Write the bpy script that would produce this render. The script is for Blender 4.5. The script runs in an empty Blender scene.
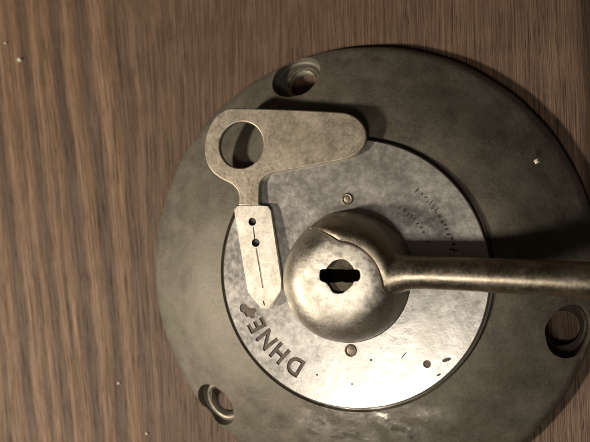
import bpy, bmesh, math, random
from mathutils import Vector, Matrix, Euler
random.seed(7)
PI = math.pi
R = math.radians
S = 0.0003            # one modelling unit (u) is 0.3 mm; every mesh is stored in metres

# ------------------------------------------------------------ camera, world, lamps, exposure
scn = bpy.context.scene
COL = scn.collection

cam_d = bpy.data.cameras.new('camera')
cam = bpy.data.objects.new('camera', cam_d)
COL.objects.link(cam)
cam.location = (93.01 * S, 44.33 * S, 593.83 * S)
aim = Vector((-61.89, 44.27, 0.0)) * S
cam.rotation_euler = (0, 0, 0)
_d = (aim - cam.location).normalized()
_r = _d.cross(Vector((0, 1, 0))).normalized()
_u = _r.cross(_d)
cam.matrix_world = Matrix.Translation(cam.location) @ Matrix((_r, _u, -_d)).transposed().to_4x4()
cam_d.sensor_width = 36.0
cam_d.lens = 36.0 * 650.0 / 590.0
cam_d.clip_start = 0.005
cam_d.clip_end = 20.0
cam_d.dof.use_dof = True
cam_d.dof.focus_distance = 0.163
cam_d.dof.aperture_fstop = 13.0
scn.camera = cam

world = bpy.data.worlds.new('World')
scn.world = world
world.use_nodes = True
bg = world.node_tree.nodes['Background']
bg.inputs[0].default_value = (1.0, 0.80, 0.58, 1)
bg.inputs[1].default_value = 0.03

def lamp(name, loc, target, size, power, color):
    d = bpy.data.lights.new(name, 'AREA')
    d.shape = 'DISK'
    d.size = size * S
    d.energy = power
    d.color = color
    o = bpy.data.objects.new(name, d)
    COL.objects.link(o)
    o.location = Vector(loc) * S
    v = (Vector(target) - Vector(loc))
    o.rotation_euler = v.to_track_quat('-Z', 'Y').to_euler()
    return o

# warm household lamp to the lower left of the photograph, and the softer ceiling light
KEY = lamp('table_lamp_light', (-1860, -620, 1520), (0, 0, 0), 230, 7.3, (1.0, 0.86, 0.70))
TOP = lamp('ceiling_light', (-60, -500, 1150), (40, -60, 40), 290, 0.42, (1.0, 0.91, 0.79))

scn.view_settings.view_transform = 'Standard'
scn.view_settings.look = 'None'
scn.view_settings.gamma = 1.0
scn.view_settings.exposure = 0.12
scn.render.engine = 'CYCLES'

# ------------------------------------------------------------ node helper
class NT:
    def __init__(self, name):
        self.m = bpy.data.materials.new(name)
        self.m.use_nodes = True
        self.t = self.m.node_tree
        self.b = self.t.nodes['Principled BSDF']
        tc = self.t.nodes.new('ShaderNodeTexCoord')
        mp = self.t.nodes.new('ShaderNodeMapping')
        mp.inputs['Scale'].default_value = (1 / S, 1 / S, 1 / S)
        self.t.links.new(tc.outputs['Object'], mp.inputs['Vector'])
        self.co = mp.outputs[0]          # object coordinates in u
    def link(self, a, b):
        self.t.links.new(a, b)
    def put(self, sock, v):
        if hasattr(v, 'is_linked') or hasattr(v, 'links'):
            self.link(v, sock)
        else:
            sock.default_value = v
    def mapv(self, scale=(1, 1, 1), loc=(0, 0, 0), rot=(0, 0, 0), src=None):
        n = self.t.nodes.new('ShaderNodeMapping')
        n.inputs['Scale'].default_value = scale
        n.inputs['Location'].default_value = loc
        n.inputs['Rotation'].default_value = rot
        self.link(src or self.co, n.inputs['Vector'])
        return n.outputs[0]
    def noise(self, scale, detail=4, rough=.55, src=None, dist=0.0):
        n = self.t.nodes.new('ShaderNodeTexNoise')
        n.inputs['Scale'].default_value = scale
        n.inputs['Detail'].default_value = detail
        n.inputs['Roughness'].default_value = rough
        n.inputs['Distortion'].default_value = dist
        self.link(src or self.co, n.inputs['Vector'])
        return n.outputs[0]
    def ramp(self, fac, stops, interp='LINEAR'):
        n = self.t.nodes.new('ShaderNodeValToRGB')
        n.color_ramp.interpolation = interp
        el = n.color_ramp.elements
        while len(el) < len(stops):
            el.new(0.5)
        for e, (p, c) in zip(el, stops):
            e.position = p
            if not isinstance(c, (tuple, list)):
                c = (c, c, c)
            e.color = (*c, 1)
        self.link(fac, n.inputs[0])
        return n.outputs[0]
    def math(self, op, a, b=0.0, c=0.0):
        n = self.t.nodes.new('ShaderNodeMath')
        n.operation = op
        self.put(n.inputs[0], a); self.put(n.inputs[1], b); self.put(n.inputs[2], c)
        return n.outputs[0]
    def mix(self, f, a, b, mode='MIX'):
        n = self.t.nodes.new('ShaderNodeMix')
        n.data_type = 'RGBA'
        n.blend_type = mode
        self.put(n.inputs[0], f)
        self.put(n.inputs[6], a if not isinstance(a, tuple) else (*a, 1))
        self.put(n.inputs[7], b if not isinstance(b, tuple) else (*b, 1))
        return n.outputs[2]
    def bump(self, h, strength, dist, prev=None):
        n = self.t.nodes.new('ShaderNodeBump')
        self.put(n.inputs['Strength'], strength)
        n.inputs['Distance'].default_value = dist * S
        self.link(h, n.inputs['Height'])
        if prev is not None:
            self.link(prev, n.inputs['Normal'])
        return n.outputs[0]
    def sep(self, src=None):
        n = self.t.nodes.new('ShaderNodeSeparateXYZ')
        self.link(src or self.co, n.inputs[0])
        return n.outputs
    def out(self, **k):
        for a, v in k.items():
            a = {'color': 'Base Color', 'rough': 'Roughness', 'metal': 'Metallic', 'normal': 'Normal',
                 'spec': 'Specular IOR Level', 'coat': 'Coat Weight'}[a]
            if isinstance(v, tuple): v = (*v, 1)
            self.put(self.b.inputs[a], v)
        return self.m

# ------------------------------------------------------------ materials
def wood_material():
    n = NT('brown_wood_veneer')
    x, y, z = n.sep()
    # growth lines lean a little to the left and wander
    lean = n.math('MULTIPLY', n.math('SUBTRACT', y, 44.0), 0.125)
    wl = n.ramp(n.math('MULTIPLY_ADD', x, 1 / 400.0, 1.0), [(0.30, 1.0), (0.62, 0.25)])
    wob = n.noise(0.012, 2, .5, src=n.mapv((1, .35, 1)))
    wob = n.math('MULTIPLY', n.math('SUBTRACT', wob, 0.5), 18.0)
    jit = n.noise(0.16, 3, .6, src=n.mapv((1, .07, 1)))
    jit = n.math('MULTIPLY', n.math('SUBTRACT', jit, 0.5), 4.0)
    xg = n.math('ADD', n.math('ADD', x, n.math('MULTIPLY', lean, wl)), n.math('MULTIPLY', wob, .35))
    xs = n.math('ADD', n.math('ADD', x, n.math('MULTIPLY', lean, wl)), n.math('ADD', wob, jit))
    f = n.math('MULTIPLY_ADD', xs, 1 / 240.0, 420.0 / 240.0)       # -420..-180 -> 0..1
    def P(v): return (v + 420.0) / 240.0
    st = [(0.0, .55)]
    bands = [(-404, 5, .7), (-376, 8, .95), (-352, 4, .5), (-334, 8, .85), (-315, 3, .45),
             (-297, 9, 1.0), (-265, 10, 1.0), (-231, 10, .8), (-204, 7, .3)]
    for c, w, k in bands:
        st += [(P(c - w), .0), (P(c - w * .1), k), (P(c + w * .75), k * .85), (P(c + w * 1.15), -.0)]
    st = sorted([(max(0, min(1, p)), v) for p, v in st])[:32]
    band = n.ramp(f, st[:32])
    # the same growth lines go on outside the photographed strip
    ridge = n.ramp(f, sorted([q for c, w, k in bands for q in ((P(c + w * 1.05), 0), (P(c + w * 1.45), k), (P(c + w * 1.95), 0))])[:32])
    far = n.noise(0.035, 2, .5, src=n.mapv((1, .04, 1)))
    far = n.ramp(far, [(.50, 0), (.60, .8)])
    sel = n.math('LESS_THAN', xs, -418.0)
    band = n.mix(sel, band, far)
    comb = n.t.nodes.new('ShaderNodeCombineXYZ')
    n.link(xg, comb.inputs[0]); n.link(y, comb.inputs[1])
    g = comb.outputs[0]
    fine = n.noise(1.0, 7, .72, src=n.mapv((.38, .009, 1), src=g))
    pore = n.noise(1.0, 2, .5, src=n.mapv((.85, .028, 1), loc=(9, 3, 0), src=g))
    broad = n.noise(1.0, 3, .5, src=n.mapv((.022, .006, 1), loc=(31, 0, 0), src=g))
    grit = n.noise(.9, 2, .5)
    hair = n.noise(1.0, 4, .7, src=n.mapv((.95, .012, 1), loc=(3, 50, 0), src=g))
    pale = n.noise(1.0, 4, .7, src=n.mapv((.8, .013, 1), loc=(77, 5, 0), src=g))
    col = n.ramp(fine, [(.30, (.060, .037, .025)), (.44, (.128, .078, .049)), (.55, (.195, .124, .080)), (.68, (.33, .224, .150))])
    col = n.mix(n.ramp(broad, [(.35, 0.0), (.65, .55)]), col, (.165, .098, .052))
    col = n.mix(n.ramp(pore, [(.60, 0.0), (.70, .6)]), col, (.060, .038, .025))
    dk = n.mix(n.ramp(fine, [(.3, 0), (.7, 1.0)]), (.042, .028, .020), (.115, .078, .055))
    col = n.mix(n.math('MULTIPLY', band, 1.0), col, dk)
    col = n.mix(n.math('MULTIPLY', ridge, .35), col, (.33, .225, .155))
    # yellow-green and reddish tints wander over the stain
    col = n.mix(n.ramp(hair, [(.55, 0), (.62, .6)]), col, (.040, .024, .014))
    col = n.mix(n.math('MULTIPLY', n.ramp(pale, [(.58, 0), (.68, .6)]), n.math('SUBTRACT', 1.0, n.math('MULTIPLY', band, .85))), col, (.38, .27, .18))
    tint = n.noise(.03, 2, .5)
    col = n.mix(n.ramp(tint, [(.45, 0), (.75, .25)]), col, (.20, .125, .085))
    col = n.mix(n.ramp(grit, [(.3, .12), (.7, 0)]), col, (.06, .04, .025))
    # dark strip of shade painted into the wood past the right of the mount
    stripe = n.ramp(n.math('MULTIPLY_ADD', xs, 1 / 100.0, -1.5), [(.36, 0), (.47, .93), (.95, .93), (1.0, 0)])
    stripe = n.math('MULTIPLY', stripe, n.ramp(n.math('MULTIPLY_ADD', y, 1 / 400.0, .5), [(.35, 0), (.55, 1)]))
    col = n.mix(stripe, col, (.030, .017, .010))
    h = n.math('ADD', n.math('MULTIPLY', fine, .8), n.math('MULTIPLY', band, -.6))
    h = n.math('ADD', h, n.math('MULTIPLY', n.ramp(hair, [(.55, 0), (.62, 1)]), -.6))
    h = n.math('ADD', h, n.math('MULTIPLY', n.ramp(pore, [(.60, 0), (.7, 1)]), -.5))
    nm = n.bump(h, .7, 2.4)
    return n.out(color=col, rough=.55, normal=nm, spec=.28)

def metal_material(name, lo, hi, rough=(.4, .6), metal=1.0, stain=None, stain_amt=.5, scale=.05,
                   bump=.25, bdist=.8, fine=.5, bscale=.09):
    n = NT(name)
    a = n.noise(scale, 6, .6)
    b = n.noise(fine, 4, .6)
    c = n.noise(scale * .45, 3, .6)
    f = n.math('ADD', n.math('MULTIPLY', a, .65), n.math('MULTIPLY', b, .35))
    col = n.ramp(f, [(.36, lo), (.62, hi)])
    if stain:
        col = n.mix(n.ramp(c, [(.48, 0), (.66, stain_amt)]), col, stain)
    ro = n.ramp(n.math('ADD', n.math('MULTIPLY', a, .5), n.math('MULTIPLY', b, .5)), [(.38, rough[0]), (.62, rough[1])])
    big = n.noise(bscale, 4, .55)
    nm = n.bump(big, bump, bdist * 6)
    nm = n.bump(b, bump, bdist, nm)
    return n, col, ro, nm

def simple_metal(name, *a, **k):
    metal = k.get('metal', 1.0)
    n, col, ro, nm = metal_material(name, *a, **k)
    return n.out(color=col, rough=ro, metal=metal, normal=nm)

MW = wood_material()
def flange_material():
    n, col, ro, nm = metal_material('tarnished_dark_metal', (.078, .070, .055), (.152, .138, .111), rough=(.52, .66), metal=1.0,
                                    stain=(.100, .100, .070), stain_amt=.6, bump=.28, bdist=.4, fine=.55, bscale=.05)
    # rubbed patches with glints painted into their colour, and turning marks round the centre
    p = n.noise(.045, 4, .55, src=n.mapv((1, 1.5, 1), loc=(7.3, 2.1, 0)))
    x, y, z = n.sep()
    w = n.ramp(p, [(.42, 0), (.64, 1)])
    glint_wear = n.ramp(n.math('MULTIPLY_ADD', y, -1 / 400.0, 0.0), [(.265, 0), (.285, 1), (.35, 1), (.385, 0)])     # worn patches and painted glints on the near shoulder only
    glint_wear = n.math('MULTIPLY', glint_wear, n.ramp(n.math('MULTIPLY_ADD', x, 1 / 400.0, .5), [(.36, 0), (.42, 1), (.66, 1), (.74, 0)]))
    w = n.math('MULTIPLY', w, glint_wear)
    ro = n.mix(w, ro, (.34, .34, .34))
    col = n.mix(n.math('MULTIPLY', w, .8), col, (.42, .40, .35))
    sc = n.noise(1.0, 3, .6, src=n.mapv((.03, .9, 1), rot=(0, 0, .6)))
    col = n.mix(n.ramp(sc, [(.66, 0), (.74, .25)]), col, (.26, .245, .205))
    nm = n.bump(n.noise(.075, 1.5, .5), n.math('MULTIPLY', w, .3), 12.0, nm)
    return n.out(color=col, rough=ro, metal=n.math('MULTIPLY_ADD', w, .5, .38), normal=nm)
M_FLANGE = flange_material()
M_EDGE = simple_metal('hole_wall_metal', (.045, .036, .027), (.09, .075, .058), rough=(.5, .65), metal=.6)
M_RIM = simple_metal('worn_rim_metal', (.16, .145, .115), (.28, .26, .21), rough=(.48, .62), metal=.9)
def disc_material():
    n, col, ro, nm = metal_material('worn_nickel_plate', (.43, .42, .395), (.54, .525, .495), rough=(.26, .40),
                                    stain=(.30, .29, .255), stain_amt=.5, scale=.03, bump=.2, bdist=.22, fine=.22, bscale=.06)
    s1 = n.noise(.34, 2, .5)
    col = n.mix(n.ramp(s1, [(.72, 0), (.78, .4)]), col, (.16, .145, .12))
    s2 = n.noise(.11, 4, .65, src=n.mapv((1.6, .8, 1), loc=(5, 2, 0), rot=(0, 0, .6)))
    col = n.mix(n.ramp(s2, [(.60, 0), (.68, .55)]), col, (.66, .63, .57))     # pits in the plating
    x, y, z = n.sep()
    return n.out(color=col, rough=ro, metal=.8, normal=nm)
M_DISC = disc_material()
def dome_material():
    n, col, ro, nm = metal_material('polished_steel_dome', (.29, .272, .235), (.45, .425, .375), rough=(.46, .60), scale=.07, bump=.3, bdist=.25,
                                    stain=(.24, .21, .15), stain_amt=.5, bscale=.11)
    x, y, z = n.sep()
    # highlight ring painted into the worn plating round the keyhole, with a ragged edge
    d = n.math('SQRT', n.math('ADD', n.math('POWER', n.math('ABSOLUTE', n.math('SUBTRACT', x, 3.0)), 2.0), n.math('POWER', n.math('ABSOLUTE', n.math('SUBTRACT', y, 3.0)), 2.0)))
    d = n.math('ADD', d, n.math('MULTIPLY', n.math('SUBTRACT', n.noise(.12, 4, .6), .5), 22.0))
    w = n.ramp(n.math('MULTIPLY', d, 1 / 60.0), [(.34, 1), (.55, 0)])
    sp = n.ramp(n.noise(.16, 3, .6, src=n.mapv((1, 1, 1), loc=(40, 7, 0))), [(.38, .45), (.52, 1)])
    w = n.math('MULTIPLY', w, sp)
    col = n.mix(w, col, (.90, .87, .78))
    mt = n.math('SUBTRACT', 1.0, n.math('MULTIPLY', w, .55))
    return n.out(color=col, rough=ro, metal=mt, normal=nm)
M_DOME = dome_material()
M_LEVER = simple_metal('browned_brass_lever', (.25, .215, .165), (.38, .335, .265), rough=(.30, .44), scale=.07, bump=.22, bdist=.2,
                       stain=(.20, .155, .10), stain_amt=.5)
M_CORE = simple_metal('keyhole_plug_metal', (.035, .028, .017), (.10, .083, .054), rough=(.55, .7), metal=.5, fine=.3)
M_DARK = simple_metal('dark_hole_lining', (.020, .014, .008), (.05, .036, .022), rough=(.6, .8), metal=.0)  # near-black colour lining the keyhole and the blade holes
M_INK = simple_metal('dark_engraving_fill', (.045, .036, .027), (.12, .097, .075), rough=(.5, .7), metal=.4, fine=.8)
M_PIN = simple_metal('copper_brown_pin', (.17, .145, .11), (.27, .235, .185), rough=(.45, .6), metal=.8)
M_BOW = simple_metal('matt_tan_key_metal', (.29, .258, .208), (.43, .388, .318), rough=(.42, .56), metal=.85, scale=.06,
                     stain=(.27, .245, .165), stain_amt=.5, bump=.2, bdist=.2, fine=.35)
M_BLADE = simple_metal('bright_worn_key_metal', (.66, .62, .53), (.90, .87, .78), rough=(.36, .5), metal=.35, scale=.07,
                       stain=(.36, .31, .21), stain_amt=.35, bump=.2, bdist=.2)
M_CRUMB = simple_metal('pale_crumb', (.36, .33, .27), (.6, .56, .47), rough=(.6, .8), metal=0.0)

# ------------------------------------------------------------ mesh helpers (all in u, scaled to metres at the end)
def finish(name, bm, mats, parent=None, loc=(0, 0, 0), smooth=35, solid_mesh=None, flat_caps=False):
    if solid_mesh is None:
        me = bpy.data.meshes.new(name)
        bmesh.ops.recalc_face_normals(bm, faces=bm.faces[:])
        bm.to_mesh(me); bm.free()
    else:
        me = solid_mesh
        me.name = name
    if not isinstance(mats, (list, tuple)): mats = [mats]
    if not me.materials:
        for m in mats: me.materials.append(m)
    me.transform(Matrix.Scale(S, 4))
    if smooth:
        me.polygons.foreach_set('use_smooth', [True] * len(me.polygons))
        try: me.set_sharp_from_angle(angle=R(smooth))
        except Exception: pass
        if solid_mesh is not None:
            for p in me.polygons:
                if len(p.vertices) > 6 or (flat_caps and abs(p.normal.z) > .995): p.use_smooth = False
    o = bpy.data.objects.new(name, me)
    COL.objects.link(o)
    o.location = Vector(loc) * S
    if parent: o.parent = parent
    return o

def tmp(bm, mats=()):
    me = bpy.data.meshes.new('t')
    bmesh.ops.recalc_face_normals(bm, faces=bm.faces[:])
    bm.to_mesh(me); bm.free()
    for m in mats: me.materials.append(m)
    o = bpy.data.objects.new('t', me)
    COL.objects.link(o)
    return o

def evaluate(base, extra=()):
    bpy.context.view_layer.update()
    dg = bpy.context.evaluated_depsgraph_get()
    me = bpy.data.meshes.new_from_object(base.evaluated_get(dg), preserve_all_data_layers=True, depsgraph=dg)
    for o in (base, *extra):
        old = o.data
        bpy.data.objects.remove(o, do_unlink=True)
        if old.users == 0: bpy.data.meshes.remove(old)
    return me

def carve(bm, mats, cutters, bevel=0.0):
    """solid bm minus every cutter; cutter = (bmesh, material or None)"""
    base = tmp(bm, mats)
    cs = []
    for cb, mt in cutters:
        c = tmp(cb, [mt] if mt else [mats[0]])
        cs.append(c)
        md = base.modifiers.new('b', 'BOOLEAN')
        md.operation = 'DIFFERENCE'; md.object = c; md.solver = 'EXACT'; md.use_self = False
        if hasattr(md, 'material_mode'): md.material_mode = 'TRANSFER'
    if bevel:
        bv = base.modifiers.new('v', 'BEVEL')
        bv.width = bevel; bv.segments = 2; bv.limit_method = 'ANGLE'; bv.angle_limit = R(40)
    return evaluate(base, cs)

def lathe(prof, n=128, cx=0, cy=0, close=True):
    """revolve (r, z) points; r=0 at an end makes a pole"""
    bm = bmesh.new()
    rings = []
    for r, z in prof:
        if r < 1e-6:
            rings.append([bm.verts.new((cx, cy, z))])
        else:
            rings.append([bm.verts.new((cx + r * math.cos(2 * PI * i / n), cy + r * math.sin(2 * PI * i / n), z)) for i in range(n)])
    for a, b in zip(rings, rings[1:]):
        for i in range(n):
            j = (i + 1) % n
            if len(a) == 1: bm.faces.new((a[0], b[i], b[j]))
            elif len(b) == 1: bm.faces.new((a[i], a[j], b[0]))
            else: bm.faces.new((a[i], a[j], b[j], b[i]))
    return bm

def prism(pts, z0, z1):
    bm = bmesh.new()
    a = [bm.verts.new((x, y, z0)) for x, y in pts]
    b = [bm.verts.new((x, y, z1)) for x, y in pts]
    bm.faces.new(a[::-1]); bm.faces.new(b)
    n = len(pts)
    for i in range(n):
        bm.faces.new((a[i], a[(i + 1) % n], b[(i + 1) % n], b[i]))
    return bm

def circle(cx, cy, r, n=40):
    return [(cx + r * math.cos(2 * PI * i / n), cy + r * math.sin(2 * PI * i / n)) for i in range(n)]

def box(cx, cy, cz, sx, sy, sz, rot=0):
    bm = bmesh.new()
    bmesh.ops.create_cube(bm, size=1)
    bmesh.ops.transform(bm, matrix=Matrix.Translation((cx, cy, cz)) @ Matrix.Rotation(rot, 4, 'Z') @ Matrix.Diagonal((sx, sy, sz, 1)), verts=bm.verts)
    return bm

def spline(pts, n=8, closed=True):
    """Catmull-Rom through pts"""
    out = []
    N = len(pts)
    for i in range(N if closed else N - 1):
        p0, p1, p2, p3 = (Vector(pts[(i + k - 1) % N]) if closed else Vector(pts[max(0, min(N - 1, i + k - 1))]) for k in range(4))
        for j in range(n):
            t = j / n
            q = .5 * ((2 * p1) + (-p0 + p2) * t + (2 * p0 - 5 * p1 + 4 * p2 - p3) * t * t + (-p0 + 3 * p1 - 3 * p2 + p3) * t ** 3)
            out.append(tuple(q))
    if not closed: out.append(tuple(pts[-1]))
    return out

def tag(o, label=None, cat=None, group=None, kind=None):
    if label: o['label'] = label
    if cat: o['category'] = cat
    if group: o['group'] = group
    if kind: o['kind'] = kind
    return o

# ------------------------------------------------------------ the table top
bm = box(-100, 40, -50, 3600, 2400, 100)
tb = finish('table_top', bm, MW, smooth=0)
md = tb.modifiers.new('edge', 'BEVEL'); md.width = 6 * S; md.segments = 3
tag(tb, kind='structure')

# ------------------------------------------------------------ the switch lock
lock = bpy.data.objects.new('switch_lock', None)
COL.objects.link(lock)
lock.empty_display_size = .02
tag(lock, 'round tarnished metal switch lock with domed keyhole and lever, lying on the wooden table', 'lock')

# mounting flange: dished plate with three counterbored screw holes
prof = [(0, 0), (202.0, 0), (202.8, 2.0), (202.6, 7.5), (200.4, 11.4), (195, 15.2), (187, 19.8), (177.5, 25.6), (168, 31.2), (158.5, 36.6), (149, 41.4), (139, 45.8),
        (128, 49.2), (116.8, 51.2), (115.6, 48.0), (113.8, 48.0), (113.0, 51.0), (100, 51.0), (0, 51)]
fl = lathe(prof, 192)
rnd = random.Random(3)
from mathutils import noise as mnoise
for v in fl.verts:                        # cast metal is never quite true
    if v.co.z > 5 and math.hypot(v.co.x, v.co.y) > 120:
        v.co.z += 1.1 * mnoise.noise(Vector((v.co.x, v.co.y, 0)) * .022) - .5
        k = 1 + .004 * mnoise.noise(Vector((v.co.x, v.co.y, 5)) * .03)
        v.co.x *= k; v.co.y *= k
# (hole centre, counterbore centre, counterbore radius, counterbore floor)
HOLES = [((-51.5, 171.5), (-54.5, 171.5), 23.5, 12), ((-130.0, -128.0), (-131.0, -126.0), 22.0, 10.5), ((173.0, -45.5), (171.5, -45.0), 22.5, 12)]
cut = []
hole_r = [13, 14, 14.5]
for (hc, sc, sr, sz), hr in zip(HOLES, hole_r):
    hx, hy = hc[0], hc[1]
    cb_ = lathe([(0, 0), (sr - 1.5, 0), (sr, 1.2), (sr + 1.5, 60), (0, 60)], 56)
    tilt = 27                      # the counterbore floors follow the fall of the plate
    rad = Vector((hc[0], hc[1], 0)).normalized()
    bmesh.ops.transform(cb_, matrix=Matrix.Translation((sc[0], sc[1], sz)) @ Matrix.Rotation(R(tilt), 4, Vector((-rad.y, rad.x, 0))), verts=cb_.verts)
    cut.append((cb_, M_EDGE if hc[0] > 0 else M_FLANGE))
    cut.append((lathe([(0, -20), (hr, -20), (hr, sz - 3), (hr + 2.6, sz + 1.0), (hr + 2.8, 70), (0, 70)], 48, hx, hy), M_EDGE))
me = carve(fl, [M_FLANGE], cut)
finish('mounting_flange', None, [M_FLANGE], lock, solid_mesh=me, smooth=38)
# raised washer-like rims round two of the holes, worn bright
for (hc, sc, sr, sz), hr in zip(HOLES[:2], hole_r[:2]):
    hx, hy = hc[0], hc[1]
    ri = hr - .4
    rb_ = lathe([(ri, -5), (ri + .5, -2.6), (ri + 2.4, .3), (ri + 4.0, .9), (ri + 5.4, .4), (ri + 5.6, -1.5), (ri, -5)], 64)
    rad = Vector((hc[0], hc[1], 0)).normalized()
    bmesh.ops.transform(rb_, matrix=Matrix.Translation((hx, hy, sz)) @ Matrix.Rotation(R(27), 4, Vector((-rad.y, rad.x, 0))), verts=rb_.verts)
    finish('hole_rim', rb_, M_RIM, lock)

# face plate: thin nickel disc with stamped letters
ZD = 56.0
fp = lathe([(0, 46), (111.6, 46), (112.6, 47), (112.9, ZD - 1.6), (111.8, ZD), (0, ZD)], 192)
cut = []
def letter(ch, x, y, ang, size, depth, squash=1.0, mat=M_INK, weight=.0):
    cu = bpy.data.curves.new('f', 'FONT')
    cu.body = ch; cu.size = size; cu.extrude = depth; cu.offset = weight
    cu.align_x = 'CENTER'; cu.align_y = 'CENTER'; cu.resolution_u = 4
    o = bpy.data.objects.new('f', cu); COL.objects.link(o)
    bpy.context.view_layer.update()
    dg = bpy.context.evaluated_depsgraph_get()
    me = bpy.data.meshes.new_from_object(o.evaluated_get(dg))
    bpy.data.objects.remove(o, do_unlink=True); bpy.data.curves.remove(cu)
    b = bmesh.new(); b.from_mesh(me); bpy.data.meshes.remove(me)
    bmesh.ops.remove_doubles(b, verts=b.verts, dist=.01)
    xs = [v.co.x for v in b.verts]; ys = [v.co.y for v in b.verts]
    c = Vector(((min(xs) + max(xs)) / 2, (min(ys) + max(ys)) / 2, 0))
    bmesh.ops.translate(b, verts=b.verts, vec=-c)
    bmesh.ops.transform(b, matrix=Matrix.Translation((x, y, ZD)) @ Matrix.Rotation(ang, 4, 'Z') @ Matrix.Diagonal((squash, 1, 1, 1)), verts=b.verts)
    return b
def tops_out(x, y):           # rotation that turns a letter's top away from the plate's centre
    return math.atan2(y, x) - PI / 2
for ch, (x, y) in zip('DHNE', [(-47.5, -79.5), (-61, -69.5), (-72.5, -58.3), (-81.5, -46.5)]):
    cut.append((letter(ch, x, y, tops_out(x, y), 22, .9, .86, weight=.8), M_INK))
# worn pits, dots and dents where the photograph shows them
for x, y, r in [(63.5, -71.9, 3.8), (18, -71, 1.1), (2.0, -92, .9), (-28, -86, 1.0)]:
    cut.append((lathe([(0, ZD - .8), (r * .8, ZD - .8), (r, ZD + 2), (0, ZD + 2)], 14, x, y), M_INK))
for x, y, l, w, a in [(45, -65.5, 7, 1.0, .9), (79.3, -67.4, 8, 3.0, .35), (73, -80, 4, 1.6, .5)]:
    cut.append((prism([(x + math.cos(a) * l * .5 * cx - math.sin(a) * w * .5 * cy, y + math.sin(a) * l * .5 * cx + math.cos(a) * w * .5 * cy)
                       for cx, cy in [(-1, -.6), (-.4, -1), (.5, -.8), (1, -.1), (.6, .8), (-.3, 1), (-.9, .5)]], ZD - .6, ZD + 2), M_INK))
# blot beside the E
cut.append((prism([(-97.5, -31.5), (-96.2, -28.6), (-92.5, -27.6), (-89.5, -30.6), (-86.5, -31.6), (-83.0, -30.9), (-81.6, -33.6), (-83.8, -36.2), (-83.0, -39.5), (-85.5, -40.6), (-88.2, -38.6), (-91.0, -39.6), (-93.2, -35.8), (-96.4, -35.0)][::-1], ZD - .7, ZD + 2), M_INK))
# two arcs of worn small lettering: nothing in it can be read, only the strokes
rr = random.Random(11)
for rad, a0, a1, hgt, wgt in [(88.5, 51, 33, 5.4, 1.1), (87.5, 33, 11.5, 5.6, 1.6), (70, 53, 19, 5.0, 1.0)]:
    a = a0
    while a > a1:
        if rr.random() < .95:
            cx_, cy_ = rad * math.cos(R(a)), rad * math.sin(R(a))
            h = hgt * rr.uniform(.55, 1.0)
            base_a = R(a) - PI / 2
            for q in range(rr.choice((1, 2, 2, 3))):
                du, dv = rr.uniform(-.9, .9), rr.uniform(-h * .35, h * .35)
                ln, th_ = (h * rr.uniform(.5, 1.0), wgt * .75) if q % 2 == 0 else (rr.uniform(1.2, 2.2), wgt * .7)
                ra = base_a + (PI / 2 if q % 2 == 0 else 0) + R(rr.uniform(-14, 14))
                cut.append((box(cx_ + du * math.cos(base_a) - dv * math.sin(base_a), cy_ + du * math.sin(base_a) + dv * math.cos(base_a), ZD,
                                ln, th_, .9, ra), M_INK))
        a -= rr.uniform(2.2, 3.4) * 80 / rad
# the deep worn streak through the outer line
arc = [(93.0 * math.cos(R(a)), 93.0 * math.sin(R(a))) for a in range(41, 11, -3)]
arc2 = [((90.6 - .3 * (i % 2)) * math.cos(R(a)), (90.6 - .3 * (i % 2)) * math.sin(R(a))) for i, a in enumerate(range(12, 42, 3))]
me = carve(fp, [M_DISC], cut)
plate = finish('face_plate', None, [M_DISC], lock, solid_mesh=me, smooth=30)

# small pins beside the dome
def pin(x, y, ro, ri):
    o = finish('pin', lathe([(0, 50), (ro, 50), (ro, ZD + 1.0), (ro - .8, ZD + 1.6), (ri + .5, ZD + 1.4), (ri, ZD + .5), (ri * .7, ZD + .9), (0, ZD + 1.1)], 28, x, y), M_PIN, lock)
    return o
pin(-2.3, 62.5, 5.0, 3.0)
pin(.8, -64.0, 5.2, 3.6)

# dome with keyhole
def dome_z(r, R0=53.0, z0=55.0, h=47.0):
    t = min(1, r / R0)
    return z0 + h * (1 - t ** 4.6) ** (1 / 1.5)
DX, DY = -3.0, -4.2
prof = [(0, 52), (53.4, 52), (53.6, 56.5), (52.6, 58)]
for i in range(1, 30):
    t = i / 30
    r = 52.2 * math.cos(t * PI / 2) ** .8
    prof.append((r, dome_z(r) + .0))
prof.append((0, dome_z(0)))
SLOT = [(-14.0, -2.6), (-15.6, -1.2), (-16.0, 2.5), (-15.3, 6.2), (-13.8, 7.2), (-9.5, 7.4), (-5.0, 6.9), (0.5, 7.2), (5.5, 6.8), (9.4, 7.3), (13.4, 7.6), (15.6, 6.3),
        (16.4, 3.1), (16.0, .2), (14.6, -1.6), (12.2, -1.9), (9.6, -3.2), (5.2, -3.4), (1.2, -2.7), (-3.2, -3.4), (-8.0, -3.8), (-11.6, -3.3)][::-1]
_q = random.Random(21)
PLUGHOLE = [(a[0] * 1.0, a[1]) for a in spline([((12.3 + _q.uniform(-1.5, 1.3)) * math.cos(2 * PI * i / 13), 2.0 + (13.4 + _q.uniform(-1.5, 1.2)) * math.sin(2 * PI * i / 13)) for i in range(13)], 4)]
dm = lathe(prof, 128, DX, DY)
cut = [(prism(PLUGHOLE, 60, 140), M_DARK),
       (prism(SLOT, 60, 140), M_DARK)]
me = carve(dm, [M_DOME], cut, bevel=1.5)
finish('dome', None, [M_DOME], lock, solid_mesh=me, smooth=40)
# plug inside the keyhole, split by the slot
pl = prism([(x * .985, 2.0 + (y - 2.0) * .985) for x, y in PLUGHOLE], 58, 98.2)
me = carve(pl, [M_CORE], [(prism(SLOT, 74, 130), M_DARK)], bevel=1.2)
finish('keyhole_plug', None, [M_CORE], lock, solid_mesh=me, smooth=40)

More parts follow.
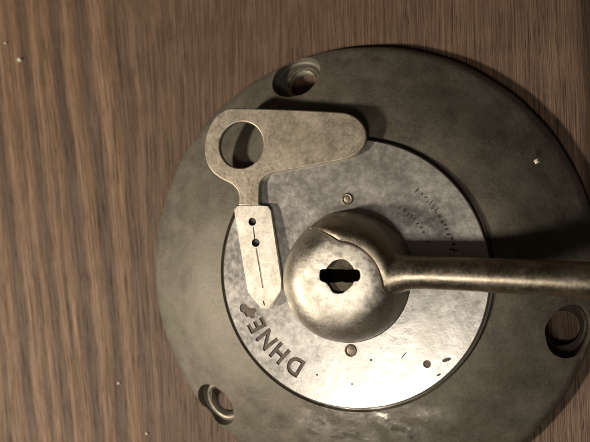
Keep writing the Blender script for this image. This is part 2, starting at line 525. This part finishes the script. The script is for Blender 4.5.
# lever: round bar flaring into a crescent collar that hugs the dome
def collar():
    bm = bmesh.new()
    NA, NR = 72, 12
    A0, A1 = -4.0, 128.0
    def inner(a):
        # radius of the inner edge round (0,0); runs out to the rim at both ends
        if a > 84: return 31 + (53.5 - 31) * ((a - 84) / 44.0) ** 1.4
        if a < -2: return 34 + 6 * ((-2 - a) / 13.0) ** 1.3
        return 31 + 3 * (1 - (a + 2) / 86.0)
    top, bot = [], []
    for i in range(NA + 1):
        a = A0 + (A1 - A0) * i / NA
        ri = inner(a); ro = 53.4
        tr, br = [], []
        fade = min(1, (A1 - a) / 22.0) * min(1, (a - A0 + 4) / 10)
        for j in range(NR + 1):
            r = ri + (ro - ri) * j / NR
            rr_ = min(r, 51.5)
            edge = min(1, j / 1.6)
            th = -2.2 + 5.4 * min(1, j / 3.5) + (1.6 if 5 < a < 75 else 0) * math.sin(max(0, min(1, (a - 5) / 70)) * PI)
            th = th * fade - (1 - fade) * .6
            z = dome_z(rr_ - 1.0 if rr_ > 50 else rr_)
            if r > 50.5: z = 56 + (z - 56) * max(0, (53.4 - r) / 2.9)
            x, y = DX + r * math.cos(R(a)), DY + r * math.sin(R(a))
            nx = (r / 53.0) ** 2
            tr.append(bm.verts.new((x + nx * th * math.cos(R(a)), y + nx * th * math.sin(R(a)), max(56.5, z + th * (1 - nx * .5)))))
            r2 = r - 5
            br.append(bm.verts.new((DX + r2 * math.cos(R(a)), DY + r2 * math.sin(R(a)), max(54, z - 7))))
        top.append(tr); bot.append(br)
    for i in range(NA):
        for j in range(NR):
            bm.faces.new((top[i][j], top[i + 1][j], top[i + 1][j + 1], top[i][j + 1]))
            bm.faces.new((bot[i][j], bot[i][j + 1], bot[i + 1][j + 1], bot[i + 1][j]))
        bm.faces.new((top[i][0], bot[i][0], bot[i + 1][0], top[i + 1][0]))
        bm.faces.new((top[i][NR], top[i + 1][NR], bot[i + 1][NR], bot[i][NR]))
    for i in (0, NA):
        for j in range(NR):
            f = (top[i][j], top[i][j + 1], bot[i][j + 1], bot[i][j])
            bm.faces.new(f)
    return bm
def bar():
    bm = bmesh.new()
    n = 40
    st = [(26, 3.0, 82, 11, 11), (31, 2.0, 82, 17, 13.5), (36, 1.5, 82, 18.6, 14.5), (42, 3.0, 82.5, 15.5, 13.8), (50, 4.0, 83, 13.6, 13.2), (62, 4.4, 84, 12.9, 12.9),
          (90, 4.0, 85, 12.9, 12.9), (120, 3.4, 85.5, 13.1, 13.1), (160, 2.2, 86, 13.2, 13.2), (220, 0.5, 86, 13.4, 13.4), (300, -2, 86, 13.8, 13.8),
          (420, -5, 86, 14.6, 14.6), (520, -7, 86, 16, 16), (560, -8, 86, 17.5, 17.5), (580, -8.5, 86, 17.0, 17.0), (592, -8.7, 86, 13, 13), (598, -8.8, 86, 6, 6)]
    rings = []
    for x, y, z, ry, rz in st:
        rings.append([bm.verts.new((x, y + ry * math.cos(2 * PI * i / n), z + rz * math.sin(2 * PI * i / n))) for i in range(n)])
    for a, b in zip(rings, rings[1:]):
        for i in range(n):
            bm.faces.new((a[i], a[(i + 1) % n], b[(i + 1) % n], b[i]))
    bm.faces.new(rings[0][::-1]); bm.faces.new(rings[-1])
    return bm
def collar_inner(a):
    if a > 84: return 31 + (53.5 - 31) * ((a - 84) / 44.0) ** 1.4
    if a < -2: return 34 + 6 * ((-2 - a) / 13.0) ** 1.3
    return 31 + 3 * (1 - (a + 2) / 86.0)
def seam():
    bm = bmesh.new()
    prev = None
    for i in range(91):
        a = -8 + (120 + 8) * i / 90
        r = collar_inner(a) + .6
        w = 1.0 * min(1, (120 - a) / 30 + .25)
        c, q = math.cos(R(a)), math.sin(R(a))
        ring = []
        for k in range(6):
            rr_ = r + w * math.cos(2 * PI * k / 6)
            ring.append(bm.verts.new((DX + rr_ * c, DY + rr_ * q, dome_z(min(52, r)) + .15 + .45 * math.sin(2 * PI * k / 6))))
        if prev:
            for k in range(6):
                bm.faces.new((prev[k], prev[(k + 1) % 6], ring[(k + 1) % 6], ring[k]))
        else:
            bm.faces.new(ring)
        prev = ring
    bm.faces.new(prev[::-1])
    return bm
finish('seam', seam(), M_INK, lock)
cb = collar()
bb = bar()
mt = bpy.data.meshes.new('x'); bb.to_mesh(mt); bb.free(); cb.from_mesh(mt); bpy.data.meshes.remove(mt)
o = tmp(cb)
md = o.modifiers.new('r', 'REMESH'); md.mode = 'VOXEL'; md.voxel_size = 1.1; md.adaptivity = 0
md = o.modifiers.new('s', 'SMOOTH'); md.factor = .5; md.iterations = 4
me = evaluate(o)
finish('lever', None, [M_LEVER], lock, solid_mesh=me, smooth=80)

# ------------------------------------------------------------ the key
KX, KY = -60.0, 80.0
key = bpy.data.objects.new('key', None)
COL.objects.link(key)
key.location = (KX * S, KY * S, ZD * S)
# the heavy bow sags off the plate's edge, so the key tips about that edge
key.rotation_mode = 'QUATERNION'
key.rotation_quaternion = Matrix.Rotation(R(-3.0), 3, Vector((.85, .52, 0)).normalized()).to_quaternion()
key.empty_display_size = .01
tag(key, 'flat tan metal key with a round hole and bright pointed blade, lying on the lock', 'key')
def K(pts): return [(x - KX, y - KY) for x, y in pts]
Z0, Z1 = .2, 5.4
bow = K([(-118, 137.5), (-111.5, 141.3), (-103.8, 142.9), (-70, 140.6), (-35, 137.6), (-8, 134.8), (1.5, 132.6), (9, 127.6), (14, 120.5), (15.3, 112.5), (13, 105), (7, 99), (-2.7, 95.2),
         (-20, 92.3), (-45, 88.2), (-62, 85.6), (-69.5, 83.7), (-74.5, 80.3), (-77, 75), (-77.3, 66), (-77.3, 57.4), (-97, 57.4), (-96.0, 64.5), (-98, 71), (-103.5, 76.2),
         (-113.1, 81.0), (-120.8, 86.6), (-126.5, 94.5), (-129.3, 105), (-128.6, 117), (-125.0, 128.0)])
_k = next(i for i, p in enumerate(bow) if abs(p[0] - (-77.3 - KX)) < .01 and abs(p[1] - (57.4 - KY)) < .01)
bow = bow[_k + 1:] + bow[:_k + 1]           # start at the neck's foot, which stays square
bow = spline(bow, 4, closed=False)
bowb = prism(bow, Z0, Z1)
me = carve(bowb, [M_BOW], [(lathe([(0, -5), (20.2, -5), (20.2, 20), (0, 20)], 72, -94.8 - KX, 110.2 - KY), M_BOW)], bevel=1.5)
finish('bow', None, [M_BOW], key, solid_mesh=me, smooth=50, flat_caps=True)
bl = K([(-97.0, 57.3), (-100.5, 54.0), (-99.3, 47), (-86.6, -17.0), (-74.8, -30.2), (-68.0, -30.8), (-57.4, -15.2), (-57.0, -6.5), (-67.3, 53.0), (-70.0, 56.6), (-77.2, 57.3)])
blb = prism(bl, Z0, Z1 - .6)
def hole(x, y, r): return (lathe([(0, -5), (r, -5), (r, 20), (0, 20)], 24, x - KX, y - KY), M_DARK)
def groove(x0, y0, x1, y1, w, d, mat):
    L = math.hypot(x1 - x0, y1 - y0)
    return (box((x0 + x1) / 2 - KX, (y0 + y1) / 2 - KY, Z1 - .6, w, L, 2 * d, math.atan2(y1 - y0, x1 - x0) - PI / 2), mat)
cut = [hole(-83.6, 43.4, 3.5), hole(-80.2, 25.4, 3.6),
       groove(-82.6, 39, -81.2, 29, .9, .8, M_INK),
       groove(-79.6, 21, -72.9, -13, 1.5, .4, M_BOW),
       groove(-72.6, -24, -71.4, -28, 1.0, .6, M_INK)]
me = carve(blb, [M_BLADE], cut, bevel=.9)
finish('blade', None, [M_BLADE], key, solid_mesh=me, smooth=40, flat_caps=True)

# ------------------------------------------------------------ crumbs
def crumb(x, y, z, r, label, seed):
    b = bmesh.new()
    bmesh.ops.create_icosphere(b, subdivisions=2, radius=r)
    q = random.Random(seed)
    for v in b.verts:
        v.co *= q.uniform(.65, 1.25)
        v.co.z = max(-r * .5, v.co.z * .7)
    o = finish('crumb', b, M_CRUMB, None, (x, y, z + r * .45), smooth=60)
    tag(o, label, 'crumb', group='pale crumbs lying about')
crumb(-363.5, 215.1, 0, 2.3, 'brightest pale crumb on the wood near the upper left corner', 1)
crumb(-380.9, 234.4, 0, 1.5, 'tiny crumb on the wood at the far left, above a brighter crumb', 2)
crumb(-246.7, -120.3, 0, 1.5, 'small pale crumb on the wood left of the lower left screw hole', 3)
crumb(-215.4, -168.5, 0, 1.4, 'small pale crumb on the wood at the bottom, below the lower left screw hole', 4)
crumb(149.2, 92.2, 37.5, 2.0, 'pale fleck standing in for a scratch on the flange of the lock, above the lever', 5)  # added fleck stands in for a pale scratch in the metal
